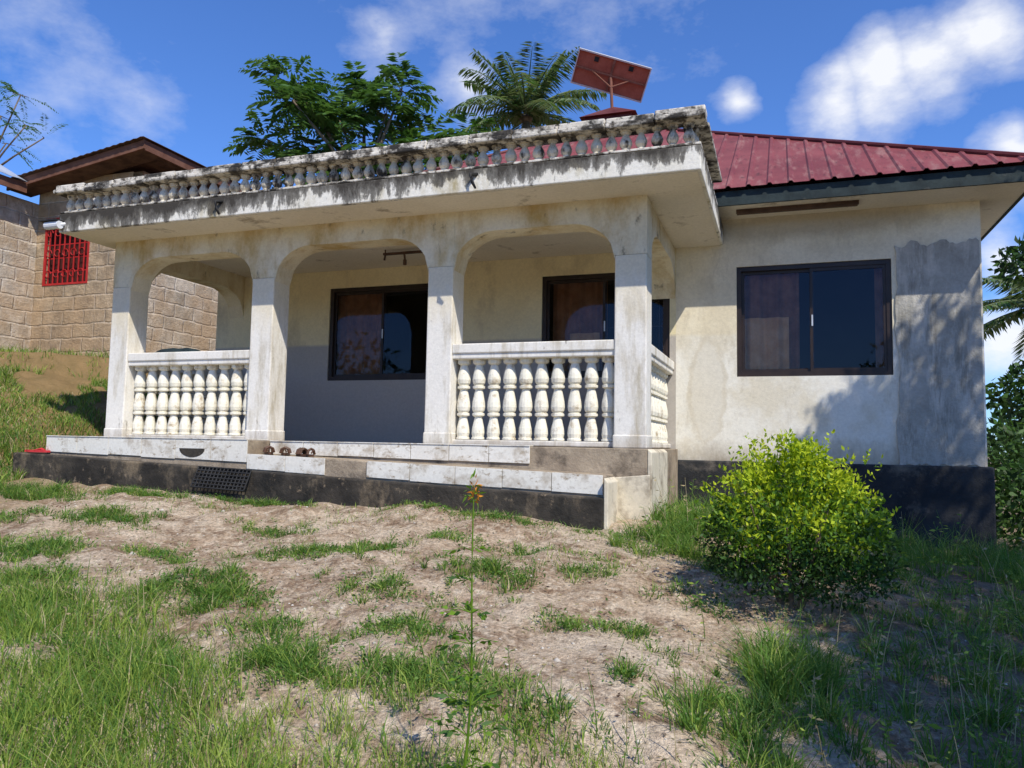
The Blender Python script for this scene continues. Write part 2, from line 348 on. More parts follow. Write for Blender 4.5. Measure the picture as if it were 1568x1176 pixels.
def window(name,x0,x1,z0,z1,y,curt):
    e=bpy.data.objects.new(name,None); link(e,house)
    mb=MB(); t=.05; ya,yb=y+.02,y+.09
    mb.box(x0,x1,ya,yb,z0,z0+t); mb.box(x0,x1,ya,yb,z1-t,z1)
    mb.box(x0,x0+t,ya+.001,yb-.001,z0+t,z1-t); mb.box(x1-t,x1,ya+.001,yb-.001,z0+t,z1-t)
    xm=(x0+x1)/2
    for a,b_,o in ((x0+t,xm+.02,.04),(xm-.02,x1-t,.012)):
        yo=ya+o
        mb.box(a,a+.03,yo,yo+.025,z0+t,z1-t); mb.box(b_-.03,b_,yo,yo+.025,z0+t,z1-t)
        mb.box(a+.03,b_-.03,yo,yo+.025,z0+t,z0+t+.035); mb.box(a+.03,b_-.03,yo,yo+.025,z1-t-.035,z1-t)
    mb.box(xm-.005,xm+.01,ya+.001,ya+.011,(z0+z1)/2-.07,(z0+z1)/2+.05,1)
    mb.build('frame',[M_fr,M_alu],e)
    g=MB()
    for a,b_,o in ((x0+t+.03,xm-.01,.050),(xm+.01,x1-t-.03,.022)):
        yo=ya+o; g.face([(a,yo,z0+t+.03),(b_,yo,z0+t+.03),(b_,yo,z1-t-.03),(a,yo,z1-t-.03)])
    g.build('glass',[M_glass],e)
    c=MB()
    for (f0,f1,mi,za,zt) in curt:
        curtain(c,x0+(x1-x0)*f0+.01,x0+(x1-x0)*f1,z0+.01+(z1-z0)*za,z0+(z1-z0)*zt-.01,y+.125+.05*mi,mi=mi)
    c.build('curtain',[M_curt,M_curt2],e,smooth=True)
window('window_1',*WIN[0],YW,[(0,.45,1,0,1.)])
window('window_2',*WIN[1],YW,[(.05,.5,1,0,1.),(.2,.45,0,0,.45)])
window('window_3',*WIN[2],YW,[(0,.35,0,0,.55),(0,.42,1,0,1.),(.9,.99,1,0,1.)])  # short bright panel paints the sun on the curtain's lower left
mb=MB()
for i in range(1,9): mb.box(-2.72+i*.17,-2.72+i*.17+.012,YW+.215,YW+.227,.8,2.0)
for z in (1.1,1.4,1.7): mb.box(-2.70,-1.22,YW+.203,YW+.214,z,z+.012)
mb.build('window_bars',[M_fr],house)
# ---- red pyramid roof
EX0,EX1,EY0,EY1=-8.0,2.32,8.13,18.45; ZE=2.70; TT=(EX1-EX0)/2; TP=.59
CX,CY=(EX0+EX1)/2,(EY0+EY1)/2
mb=MB()
pitch=.205; xs=[];hs=[]
L=EX1-EX0
prof=[(0,0),(.070,0),(.088,.022),(.116,.022),(.134,0)]
k=0
while k*pitch<L:
    for a,h_ in prof:
        if k*pitch+a<L: xs.append(k*pitch+a); hs.append(h_)
    k+=1
xs.append(L); hs.append(0)
for q in range(4):
    ca,sa=[(1,0),(0,1),(-1,0),(0,-1)][q]
    def tr(lx,ly,z):
        dx,dy=lx-TT,ly-TT
        return (CX+dx*ca-dy*sa,CY+dx*sa+dy*ca,z)
    for i in range(len(xs)-1):
        a,b_=xs[i],xs[i+1]; ta,tb=min(a,L-a),min(b_,L-b_)
        mb.face([tr(a,0,ZE+hs[i]),tr(b_,0,ZE+hs[i+1]),tr(b_,tb,ZE+hs[i+1]+tb*TP),tr(a,ta,ZE+hs[i]+ta*TP)])
o=mb.build('roof',[M_roof],house); sd=o.modifiers.new('s','SOLIDIFY'); sd.thickness=.004
mb=MB()
for sx,sy in ((EX0,EY0),(EX1,EY0),(EX0,EY1),(EX1,EY1)):
    mb.tube([(sx,sy,ZE+.015),(CX,CY,ZE+TT*TP+.015)],.03,8)
zt=ZE+TT*TP
mb.box(CX-.42,CX+.42,CY-.42,CY+.42,zt-.22,zt+.02)
n=len(mb.v); mb.v+=[(CX-.5,CY-.5,zt+.02),(CX+.5,CY-.5,zt+.02),(CX+.5,CY+.5,zt+.02),(CX-.5,CY+.5,zt+.02),(CX,CY,zt+.36)]
for a in ((0,1,4),(1,2,4),(2,3,4),(3,0,4),(3,2,1,0)): mb.f.append(tuple(n+i for i in a)); mb.m.append(0)
mb.build('ridge_caps',[M_roofdk],house)
mb=MB()
z0,z1=ZE-.17,ZE-.02
mb.box(EX0+.05,EX1-.05,EY0+.05,EY0+.08,z0,z1); mb.box(EX0+.05,EX1-.05,EY1-.08,EY1-.05,z0,z1)
mb.box(EX1-.08,EX1-.05,EY0+.08,EY1-.08,z0,z1); mb.box(EX0+.05,EX0+.08,EY0+.08,EY1-.08,z0,z1)
mb.build('fascia_board',[M_eave],house)
mb=MB()
mb.box(EX0+.08,EX1-.08,EY0+.09,YW-.002,2.54,2.555); mb.box(XR+.002,EX1-.08,YW,EY1-.1,2.54,2.555)
mb.box(-.45,.75,EY0+.30,EY0+.42,2.524,2.538,1); mb.box(-.45,.75,EY0+.25,EY0+.29,2.50,2.538,1)
mb.build('soffit',[M_under,M_soffit],house)
# ---- porch
PY0,PY1=6.77,7.05
PX=[(-7.30,-7.04),(-5.36,-5.08),(-3.28,-3.01),(-1.42,-1.13)]
ZS=2.26
mb=MB()
for a,b_ in PX:
    mb.box(a,b_,PY0,PY1,-.02,1.72)
    mb.box(a-.008,b_+.008,PY0-.008,PY1+.008,-.02,.10)
mb.build('pillars',[M_pillar],house,bevel=.012)
def arch(mb,a,b_,y0,y1,zt,crown,rw,rh,axisY=False,mi=0):
    N=40; P=[]
    for i in range(N+1):
        x=a+(b_-a)*i/N; e=min(x-a,b_-x)
        z=crown if e>=rw else crown-rh*(1-math.sqrt(max(0,1-(1-e/rw)**2)))
        P.append((x,z))
    T=(lambda x,y,z:(y,x,z)) if axisY else (lambda x,y,z:(x,y,z))
    for i in range(N):
        (x0,z0),(x1,z1)=P[i],P[i+1]
        mb.face([T(x0,y0,z0),T(x1,y0,z1),T(x1,y0,zt),T(x0,y0,zt)],mi)
        mb.face([T(x0,y1,z0),T(x0,y1,zt),T(x1,y1,zt),T(x1,y1,z1)],mi)
        mb.face([T(x0,y0,z0),T(x0,y1,z0),T(x1,y1,z1),T(x1,y0,z1)],mi)
mb=MB()
for i in range(3):
    arch(mb,PX[i][1],PX[i+1][0],PY0+.006,PY1-.006,ZS,2.04,.42,.36)
for a,b_ in PX: mb.box(a,b_,PY0+.003,PY1-.003,1.72,ZS)
arch(mb,PY1,YW,-7.28,-7.05,ZS,2.04,.42,.36,True)
arch(mb,PY1,YW,-1.41,-1.14,ZS,2.04,.42,.36,True)
mb.build('arched_beams',[M_beam],house)
SX0,SX1,SY0=-7.60,-.61,6.27
mb=MB(); mb.box(SX0,SX1,SY0,YW-.003,ZS,ZS+.21)
mb.build('roof_slab',[M_fascia],house,bevel=.01)
mb=MB(); mb.box(SX0+.03,SX1-.03,SY0+.03,YW-.004,ZS-.006,ZS-.001); mb.build('slab_soffit',[M_under],house)
mb=MB()
zb,zt_=ZS+.21,ZS+.43
mb.box(SX0+.0,SX1-.0,SY0+.0,SY0+.17,ZS+.212,ZS+.235); 
mb.box(SX1-.17,SX1,SY0+.172,YW-.75,ZS+.212,ZS+.235)
mb.build('parapet_base',[M_rail],house,bevel=.006)
mb=MB()
segs=17; 
for i in range(segs):
    a=SX0-.06+(SX1+.04-SX0+.06)*i/segs; b_=SX0-.06+(SX1+.04-SX0+.06)*(i+1)/segs
    dz=random.uniform(-.010,.010); dy=random.uniform(-.01,.01)
    mb.box(a+.003,b_-.003,SY0-.05+dy,SY0+.18+dy,zt_+dz,zt_+.045+dz); mb.box(a+.003,b_-.003,SY0-.02+dy,SY0+.16+dy,zt_+.0455+dz,zt_+.10+dz)
for i in range(4):
    a=SY0+.20+1.45*i/4; b_=SY0+.20+1.45*(i+1)/4
    mb.box(SX1-.17,SX1+.05,a,b_-.005,zt_,zt_+.045); mb.box(SX1-.15,SX1+.02,a,b_-.005,zt_+.0455,zt_+.10)
    mb.box(SX0-.05,SX0+.17,a,b_-.005,zt_,zt_+.045)
mb.build('parapet_rail',[M_rail],house,bevel=.012)
mb=MB()
rp=[(.055,0),(.055,.015),(.035,.022),(.03,.035),(.048,.06),(.054,.085),(.044,.115),(.028,.145),(.026,.16),(.042,.168),(.042,.178),(.05,.185),(.05,.20)]
x=SX0+.07
while x<SX1-.04:
    sc=random.uniform(.94,1.06); mb.lathe([(r*sc,z) for r,z in rp],x+random.uniform(-.005,.005),SY0+.085,ZS+.232,10); x+=.131
y=SY0+.22
while y<YW-.8: mb.lathe(rp,SX1-.085,y,ZS+.232,10); mb.lathe(rp,SX0+.085,y,ZS+.232,10); y+=.131
mb.build('parapet_balusters',[M_rbal],house,smooth=False)
bp=[(.066,0),(.066,.018),(.056,.022),(.064,.06),(.060,.11),(.046,.17),(.036,.215),(.062,.228),(.062,.250),
    (.044,.256),(.060,.275),(.066,.31),(.062,.36),(.048,.43),(.036,.478),(.062,.490),(.062,.512),
    (.044,.518),(.060,.54),(.066,.575),(.060,.62),(.046,.68),(.036,.715),(.060,.728),(.066,.74),(.066,.77)]
mr=MB(); mbb=MB()
def balustrade(a,b_,axisY=False,c=None):
    yc=(PY0+PY1)/2 if c is None else c
    if not axisY:
        mr.box(a-.002,b_+.002,yc-.11,yc+.11,.81,.94); mr.box(a+.001,b_-.001,yc-.125,yc+.125,.862,.955)
        mr.box(a,b_,yc-.085,yc+.085,-.015,.035)
    else:
        mr.box(yc-.11,yc+.11,a,b_,.81,.94); mr.box(yc-.125,yc+.125,a+.001,b_-.001,.862,.955); mr.box(yc-.085,yc+.085,a,b_,-.015,.035)
    n=int(round((b_-a)/.163)); 
    for i in range(n):
        t=a+(b_-a)*(i+.5)/n; sc=random.uniform(.97,1.03); q=[(r*sc,z) for r,z in bp]
        if axisY: mbb.lathe(q,yc,t,.04,14)
        else: mbb.lathe(q,t+random.uniform(-.004,.004),yc,.04,14)
balustrade(PX[0][1],PX[1][0]); balustrade(PX[2][1],PX[3][0])
balustrade(PY1,YW,True,-1.27); balustrade(PY1,YW,True,-7.16)
mr.build('handrails',[M_pillar],house,bevel=.01); mbb.build('balusters',[M_bal],house,smooth=False)
mb=MB(); mb.box(-7.58,-1.10,6.64,YW-.06,-.6,-.02); mb.build('porch_floor',[M_conc],house,bevel=.008)
def slopebox(mb,x0,x1,y0,y1,zb,zl,zr,mi=0):
    mb.hexa([(x0,y0,zb),(x1,y0,zb),(x1,y1,zb),(x0,y1,zb),(x0,y0,zl),(x1,y0,zr),(x1,y1,zr),(x0,y1,zl)],mi)
mb=MB()
slopebox(mb,-7.95,-1.38,6.18,6.636,-1.7,-.185,-.425)
mb.box(-7.95,-7.585,6.637,8.6,-1.7,-.185)
mb.build('plinth',[M_dark],house,bevel=.015)
mb=MB(); slopebox(mb,-1.377,-1.34,6.2,6.61,-1.6,-.26,-.30); slopebox(mb,-1.375,-1.07,6.612,6.638,-1.6,-.27,-.24); slopebox(mb,-1.097,-1.06,6.64,7.6,-1.6,-.02,-.05)
mb.build('plinth_end_render',[M_scar],house,bevel=.008)
mb=MB(); slopebox(mb,-7.60,-4.95,6.30,6.637,-.45,-.008,-.008); slopebox(mb,-4.945,-1.385,6.285,6.637,-.6,-.142,-.245)
mb.build('step_core',[M_conc],house,bevel=.01)
mb=MB()
def tiles(x0,x1,y,zt0,zt1,h0,h1,w=.42,skip=(),top=.0):
    n=max(1,int(round((x1-x0)/w)))
    for i in range(n):
        if i in skip: continue
        ta,tb=i/n,(i+1)/n
        j=random.uniform(-.008,.004)
        a=x0+(x1-x0)*ta+.003; b_=x0+(x1-x0)*tb-.003
        za=zt0+(zt1-zt0)*ta; zb_=zt0+(zt1-zt0)*tb; ha=h0+(h1-h0)*ta+j; hb=h0+(h1-h0)*tb+j
        mb.hexa([(a,y-.012,za-ha),(b_,y-.012,zb_-hb),(b_,y-.001,zb_-hb),(a,y-.001,za-ha),(a,y-.012,za),(b_,y-.012,zb_),(b_,y-.001,zb_),(a,y-.001,za)])
        if top:
            mb.hexa([(a,y-.02,za+.001),(b_,y-.02,zb_+.001),(b_,y+top,zb_+.001),(a,y+top,za+.001),(a,y-.02,za+.010),(b_,y-.02,zb_+.010),(b_,y+top,zb_+.010),(a,y+top,za+.010)])
tiles(-7.60,-4.95,6.30,-.006,-.006,.16,.22,.44,top=.3)
tiles(-4.94,-2.15,6.637,-.018,-.018,.12,.16,.42,top=.10)
tiles(-4.94,-1.40,6.285,-.140,-.243,.15,.165,.44,skip=(2,),top=.0)
mb.build('step_tiles',[M_tile],house,bevel=.002)
mb=MB()
pts=[(-5.62+.16*math.cos(a),-.10-.09*abs(math.sin(a))) for a in np.linspace(0,math.pi,12)]
mb.face([(x,6.286,z) for x,z in pts]); mb.build('broken_tile_dark_face',[M_dark],house)  # flat dark face just proud of the tile, painting the hole's shade
mb=MB()
for x in (-5.42,-2.62):
    mb.tube([(x+.05,SY0+.02,2.42),(x,SY0-.05,2.40),(x+.02,SY0-.06,2.33),(x+.05,SY0-.045,2.27)],[.018,.02,.016,.01],7)
mb.build('drain_spouts',[M_black],house,smooth=True)
mb=MB(); mb.tube([(-7.72,6.22,2.33),(-7.52,6.22,2.33)],.045,12); mb.tube([(-7.54,6.22,2.33),(-7.51,6.30,2.36)],.02,8)
mb.box(-7.78,-7.52,6.16,6.28,2.37,2.385,1); mb.build('porch_lamp',[M_white,M_black],house)
mb=MB(); mb.box(-4.42,-3.86,7.9,7.94,2.19,2.215); mb.tube([(-4.15,7.92,2.19),(-4.14,7.92,2.12)],.012,6); mb.tube([(-4.14,7.92,2.12),(-4.14,7.92,2.06)],.022,8)
mb.tube([(-4.40,7.92,2.19),(-4.41,7.92,2.13)],.012,6); mb.tube([(-4.40,7.92,2.255),(-4.40,7.92,2.21)],.008,6); mb.tube([(-3.9,7.92,2.255),(-3.9,7.92,2.21)],.008,6)
mb.build('ceiling_light_batten',[M_soffit],house)
# dark cloth lying on the left handrail
N1,N2=40,16; vv=[];ff=[]
for i in range(N1+1):
    for j in range(N2+1):
        u=i/N1; a=(j/N2-.5)*2; x=-6.74+.62*u; e_=math.sin(math.pi*u)**.5
        hg=.060*e_*math.sqrt(max(0,1-a*a))*(1+.12*math.sin(u*9)+.06*math.sin(u*21+a*3))
        vv.append((x,6.91+a*.10*(.4+.6*e_),.957+hg))
for i in range(N1):
    for j in range(N2):
        q=i*(N2+1)+j; ff.append((q,q+N2+1,q+N2+2,q+1))
mesh_np('folded_cloth',np.array(vv),np.array(ff),[M_cloth],smooth=True)
# ------------------------------------------------------------------ solar panel
sp=empty('solar_panel')
Fw=Vector((-.332,.943,0)); Rt=Vector((.943,.332,0)); Up=Vector((0,0,1))
C=Vector((-2.87,13.2,6.65))
lx=(Rt*1.30-Up*.36).normalized(); sy=(-Fw*.40+Up*.54).normalized(); sy=(sy-lx*sy.dot(lx)).normalized(); nn=lx.cross(sy)
def P(a,b_,c): return C+lx*a+sy*b_+nn*c
def obox(mb,a0,a1,b0,b1,c0,c1,mi=0):
    c0,c1=min(c0,c1),max(c0,c1)
    mb.hexa([P(a0,b0,c0),P(a1,b0,c0),P(a1,b1,c0),P(a0,b1,c0),P(a0,b0,c1),P(a1,b0,c1),P(a1,b1,c1),P(a0,b1,c1)],mi)
sg=1 if nn.z>0 else -1
mb=MB(); w,h_=.65,.28
obox(mb,-w,w,-h_,h_,sg*.0,sg*.006,0); obox(mb,-w,w,-h_,h_,sg*.008,sg*.02,2)
for b0,b1 in ((-h_-.025,-h_),(h_,h_+.025)): obox(mb,-w-.02,w+.02,b0,b1,-sg*.03,sg*.028,1)
for a0,a1 in ((-w-.02,-w),(w,w+.02)): obox(mb,a0,a1,-h_,h_,-sg*.03,sg*.028,1)
obox(mb,-.02,.02,-h_,h_,-sg*.025,-sg*.001,3); obox(mb,-w,w,-.012,.012,-sg*.045,-sg*.026,3)
obox(mb,-.36,-.28,.16,.24,-sg*.02,-sg*.001,4); obox(mb,.28,.36,.16,.24,-sg*.02,-sg*.001,4)
mb.build('panel',[M_rust,M_alu,M_black,M_pole,M_black],sp)
mb=MB(); mb.tube([(CX,CY,5.7),C+Up*(-.03)],.028,8); mb.tube([C+Up*(-.22),P(-.35,0,-sg*.03)],.014,6); mb.tube([C+Up*(-.22),P(.35,0,-sg*.03)],.014,6); mb.build('pole',[M_pole],sp)
# ------------------------------------------------------------------ neighbour house
nb=empty('block_house')
NX=-9.95; NY=9.5; WX=-12.0
NW=(-11.80,-10.80,2.52,3.68)
mb=MB(); wall_holes(mb,WX,NX,.6,4.32,NY,.2,[NW]); mb.build('front_wall',[M_blkX],nb)
mb=MB(); mb.box(NX-.2,NX-.0,NY+.2,17,.6,4.4); mb.build('side_wall',[M_blkY],nb)
mb=MB(); mb.box(WX-.2,WX,3.0,NY,.4,3.95); mb.box(WX-6,WX-.2,3.0,3.2,.4,3.95); mb.build('wing_wall',[M_blkY],nb)
mb=MB(); mb.box(WX-5,NX-.25,11.5,11.6,.6,4.2); mb.build('rear_partition',[M_int],nb)
mb=MB()
a,b_,c,d=NW
mb.box(a,b_,NY-.01,NY+.02,c,c+.035); mb.box(a,b_,NY-.01,NY+.02,d-.035,d); mb.box(a,a+.035,NY-.01,NY+.02,c+.035,d-.035); mb.box(b_-.035,b_,NY-.01,NY+.02,c+.035,d-.035)
for i in range(1,9):
    x=a+(b_-a)*i/9; mb.box(x-.008,x+.008,NY-.005,NY+.012,c+.035,d-.035)
for i in range(1,5):
    z=c+(d-c)*i/5; mb.box(a+.035,b_-.035,NY+.013,NY+.025,z-.008,z+.008)
for i in range(5):
    for j in range(3):
        x=a+.12+i*.18; z=c+.2+j*.35
        mb.tube([(x+.06*math.cos(t),NY-.008,z+.06*math.sin(t)) for t in np.linspace(0,5.2,10)],.007,5)
mb.build('window_grille',[M_redbar],nb)
mb=MB(); mb.face([(a,NY+.12,c),(b_,NY+.12,c),(b_,NY+.12,d),(a,NY+.12,d)]); mb.build('window_shutter',[surf('dark_red_shutter',(.05,.012,.010),(.08,.018,.014),4)],nb)
mb=MB()
rx0,rz0=-12.2,4.22; rx1,rz1=-9.30,4.62
def rz(x): return rz0+(rz1-rz0)*(x-rx0)/(rx1-rx0)
mb.hexa([(rx0,NY-.45,rz0-.15),(rx1,NY-.45,rz1-.15),(rx1,NY-.42,rz1-.15),(rx0,NY-.42,rz0-.15),(rx0,NY-.45,rz0-.01),(rx1,NY-.45,rz1-.01),(rx1,NY-.42,rz1-.01),(rx0,NY-.42,rz0-.01)])
mb.box(rx1-.03,rx1,NY-.419,17.4,rz1-.17,rz1-.015)
mb.box(WX+.25,WX+.28,2.7,NY-.455,3.98,4.14)
mb.build('brown_fascia',[M_brnboard],nb)
mb=MB(); N=44
for i in range(N):
    xa=rx0+(rx1+.05-rx0)*i/N; xb=rx0+(rx1+.05-rx0)*(i+1)/N
    ha=.012*(i%2); hb=.012*((i+1)%2)
    mb.face([(xa,NY-.52,rz(xa)+ha),(xb,NY-.52,rz(xb)+hb),(xb,17.5,rz(xb)+hb),(xa,17.5,rz(xa)+ha)],1)
    ya=2.6+(NY-.5-2.6)*i/N; yb=2.6+(NY-.5-2.6)*(i+1)/N
    mb.face([(WX+.34,ya,4.15+ha),(WX+.34,yb,4.15+hb),(WX-3,yb,6.0+hb),(WX-3,ya,6.0+ha)],0)
o=mb.build('sheet_roof',[M_galv,M_soffit],nb); sd=o.modifiers.new('s','SOLIDIFY'); sd.thickness=.006
mb=MB(); mb.hexa([(rx0,NY-.42,rz0-.13),(rx1-.03,NY-.42,rz1-.13),(rx1-.03,NY-.003,rz1-.13),(rx0,NY-.003,rz0-.13),(rx0,NY-.42,rz0-.11),(rx1-.03,NY-.42,rz1-.11),(rx1-.03,NY-.003,rz1-.11),(rx0,NY-.003,rz0-.11)])
mb.build('eave_lining',[M_soffit],nb)
# ------------------------------------------------------------------ foliage tools
def norm(a): return a/np.maximum(np.linalg.norm(a,axis=-1,keepdims=True),1e-9)
def leaves(pos,dirs,length,width):
    N=len(pos); r=norm(rng.normal(size=(N,3))); side=norm(np.cross(dirs,r)); 
    L=length[:,None]; W=width[:,None]; nrm=np.cross(side,dirs)
    v=np.stack([pos,pos+dirs*L*.45+side*W*.5+nrm*L*.05,pos+dirs*L-nrm*L*.06,pos+dirs*L*.45-side*W*.5+nrm*L*.05],1)
    return v.reshape(-1,3),np.arange(N*4).reshape(N,4)
def clump_points(clumps,shell=.55):
    P=[];D=[];K=[]
    for ci,(cx,cy,cz,rx,ry,rz_,n) in enumerate(clumps):
        d=norm(rng.normal(size=(n,3))); r=shell+(1-shell)*rng.random(n)**.6
        r=np.where(rng.random(n)<.25,rng.random(n)**.5*.8,r)
        P.append(np.array([cx,cy,cz])+d*r[:,None]*np.array([rx,ry,rz_])); D.append(d); K.append(np.full(n,ci))
    return np.concatenate(P),np.concatenate(D),np.concatenate(K)
# ------------------------------------------------------------------ grass
def inside(x,y):
    return ((x>-7.97)&(x<-1.05)&(y>6.15))|((x>-7.5)&(x<1.95)&(y>8.68))
def blades(x,y,h,w,lean,spread_dir=None):
    n=len(x); z=HH(x,y)-.01
    a=rng.random(n)*2*np.pi if spread_dir is None else spread_dir
    bx,by=np.cos(a),np.sin(a); s=rng.random(n)*2*np.pi; sxx,syy=np.cos(s),np.sin(s)
    vs=[]
    for t,wf in ((0,1),(.5,.75),(1,.06)):
        off=lean*h*t**1.8; zz=h*(t-.35*lean*t**2.2)
        cx=x+bx*off; cy=y+by*off; cz=z+zz
        vs.append(np.stack([cx-sxx*w*wf/2,cy-syy*w*wf/2,cz],-1)); vs.append(np.stack([cx+sxx*w*wf/2,cy+syy*w*wf/2,cz],-1))
    v=np.stack(vs,1).reshape(-1,3); b0=np.arange(n)[:,None]*6
    f=np.concatenate([b0+np.array([0,1,3,2]),b0+np.array([2,3,5,4])],1).reshape(-1,4)
    return v,f
GV=[];GF=[];GM=[];off=0
def add_blades(x,y,h,w,lean,mprob,sd=None):
    global off
    k=~inside(x,y); x,y,h,w,lean=x[k],y[k],h[k],w[k],lean[k]
    if len(x)==0: return
    if sd is not None: sd=sd[k]
    v,f=blades(x,y,h,w,lean,sd); GV.append(v); GF.append(f+off); off+=len(v)
    mi=rng.choice(3,size=len(x),p=mprob); GM.append(np.repeat(mi,2))
def tuft(cx,cy,rad,n,h,mprob=(.7,.22,.08),w=.006):
    a=rng.random(n)*2*np.pi; r=rad*np.sqrt(rng.random(n))*rng.random(n)**.25
    x=cx+r*np.cos(a); y=cy+r*np.sin(a)
    hh=h*rng.uniform(.4,1.15,n); add_blades(x,y,hh,np.full(n,w)*rng.uniform(.6,1.4,n),rng.uniform(.2,1.1,n),mprob,a+rng.normal(0,.6,n))
CL=[]
def matte(cx,cy,rx,ry,ntuft,h,mp=(.72,.22,.06),per=34,cover=0):
    for i in range(ntuft):
        a=random.random()*6.28; r=random.random()**.7*(1+.25*math.sin(a*3+cx*5))
        x=cx+rx*r*math.cos(a); y=cy+ry*r*math.sin(a)
        tuft(x,y,random.uniform(.03,.10),int(per*random.uniform(.4,1.4)),h*random.uniform(.4,1.35),mp)
        for k in range(cover): CL.append((x+random.gauss(0,.06),y+random.gauss(0,.06),h))
for (cx,cy,rx,ry,nt_,h_) in [(-3.3,3.85,.46,.30,100,.11),(-5.1,4.1,.55,.3,80,.10),(-3.0,2.95,.42,.3,65,.13),(-2.2,3.15,.30,.22,50,.12),(-1.55,3.2,.40,.24,55,.12),
        (-3.2,4.75,.5,.14,34,.08),(-2.9,5.0,.45,.14,28,.08),(-1.72,4.6,.32,.17,34,.10),(-2.3,4.2,.38,.16,24,.08),(-2.0,5.4,.7,.14,30,.07),(-.66,3.55,.06,.05,5,.09),(-.8,4.3,.16,.09,12,.09),(-1.15,4.1,.15,.08,10,.08),
        (-5.4,5.0,.7,.22,55,.10),(-7.0,5.7,.8,.25,90,.13),(-4.6,6.05,.6,.08,38,.08),(-2.4,6.02,1.0,.08,44,.07),(-5.9,5.9,.6,.1,34,.09),
        (-6.5,4.6,.65,.32,55,.11),(-4.2,4.4,.38,.17,22,.08),(-.2,3.6,.2,.12,16,.1),(-4.0,3.3,.35,.2,38,.11),(-1.9,3.7,.3,.15,26,.1),(-2.6,3.55,.28,.13,20,.09),(-4.4,3.6,.45,.22,38,.11),(-1.0,3.1,.25,.2,20,.1),(-.5,4.9,.25,.15,12,.08),(-1.3,5.0,.3,.12,14,.07),(-3.9,5.3,.4,.12,18,.07),(-.4,5.6,.3,.2,22,.1)]:
    matte(cx,cy,rx,ry,nt_,h_,cover=14)
for i in range(110):
    x=random.uniform(-6.5,.2); y=random.uniform(2.8,6.0); tuft(x,y,random.uniform(.02,.07),random.randint(10,34),random.uniform(.04,.10),(.65,.27,.08))
    for k in range(5): CL.append((x+random.gauss(0,.04),y+random.gauss(0,.04),.06))
matte(-.75,6.7,.35,.5,70,.24,(.8,.17,.03),cover=6); matte(-.3,7.6,.7,.8,100,.3,(.8,.17,.03),cover=6); matte(-.85,6.0,.40,.3,60,.17,(.75,.22,.03),cover=8)
matte(.3,7.9,.8,.6,70,.32,(.8,.15,.05)); matte(1.6,7.6,.8,.8,90,.28,(.8,.15,.05)); matte(.1,6.4,.7,.5,70,.2,(.8,.17,.03),cover=6)
matte(.02,4.1,.24,.30,56,.30,(.80,.18,.02),30,cover=6); matte(-.1,3.4,.35,.4,45,.18,(.75,.23,.02),cover=6); matte(.9,4.2,.8,.9,80,.17,(.7,.2,.1),cover=6)
matte(1.4,5.6,.8,.7,80,.15,(.55,.32,.13),cover=8); matte(.8,5.0,.5,.4,30,.13,(.7,.2,.1)); matte(2.4,6.6,.8,.9,90,.25,(.7,.2,.1)); matte(.6,3.0,.7,.6,70,.2,(.78,.17,.05),cover=5)
n=80000
x=rng.uniform(-4.6,1.4,n); y=rng.uniform(1.6,3.9,n)
ymax=3.22+.55*(vnoise(x,y*0+3,1.1,31)-.5)+.35*np.clip((-x-1.8)/1.5,0,1)-.22*np.exp(-((x+.75)/.5)**2)
pr=np.clip((ymax-y)/.75,0,1)*np.clip((vnoise(x,y,2.4,5)*.7+vnoise(x,y,7,6)*.45-.36)*4,0,1)
k=rng.random(n)<pr; x,y=x[k],y[k]; n=len(x)
add_blades(x,y,rng.uniform(.05,.19,n)*(.5+1.0*vnoise(x,y,1.5,9)),rng.uniform(.003,.007,n),rng.uniform(.1,1.,n),(.42,.52,.06))
n=100000
x=rng.uniform(-13,-7.7,n); y=rng.uniform(3.8,9.3,n); k=(vnoise(x,y,1.6,12)+.5*vnoise(x,y,6,13))>.50; x,y=x[k],y[k]
s_=.6*(-x-7.7)+.45*(y-6); k=(s_<2.05)|(rng.random(len(x))<.12); x,y=x[k],y[k]; n=len(x)
add_blades(x,y,rng.uniform(.04,.17,n)*(.5+vnoise(x,y,3,14)),rng.uniform(.007,.013,n),rng.uniform(.2,.9,n),(.48,.40,.12))
n=26000
x=rng.uniform(-8,3,n); y=rng.uniform(1.5,6.2,n); k=(vnoise(x,y,1.9,21)*.7+vnoise(x,y,7,22)*.5)>.66; x,y=x[k],y[k]; n=len(x)
add_blades(x,y,rng.uniform(.02,.08,n),rng.uniform(.003,.007,n),rng.uniform(.3,1,n),(.58,.3,.12))
n=16000
x=rng.uniform(-14,14,n); y=rng.uniform(-6,22,n); k=((x>2.3)|(x<-12.4)|(y<1)) ; x,y=x[k],y[k]; n=len(x)
add_blades(x,y,rng.uniform(.08,.25,n),rng.uniform(.01,.02,n),rng.uniform(.2,.9,n),(.6,.25,.15))
mesh_np('grass',np.concatenate(GV),np.concatenate(GF),[G_a,G_b,G_c],np.concatenate(GM))
CLa=np.array(CL); k=~inside(CLa[:,0],CLa[:,1]); CLa=CLa[k]; n=len(CLa)
d=norm(np.stack([rng.normal(size=n),rng.normal(size=n),np.abs(rng.normal(size=n))*.6],-1))
v,f=leaves(np.stack([CLa[:,0],CLa[:,1],HH(CLa[:,0],CLa[:,1])+rng.random(n)*CLa[:,2]*.45],-1),d,rng.uniform(.012,.035,n),rng.uniform(.006,.014,n)); mesh_np('ground_cover_plants',v,f,[G_a,L_green],(rng.random(n)<.5).astype(int))
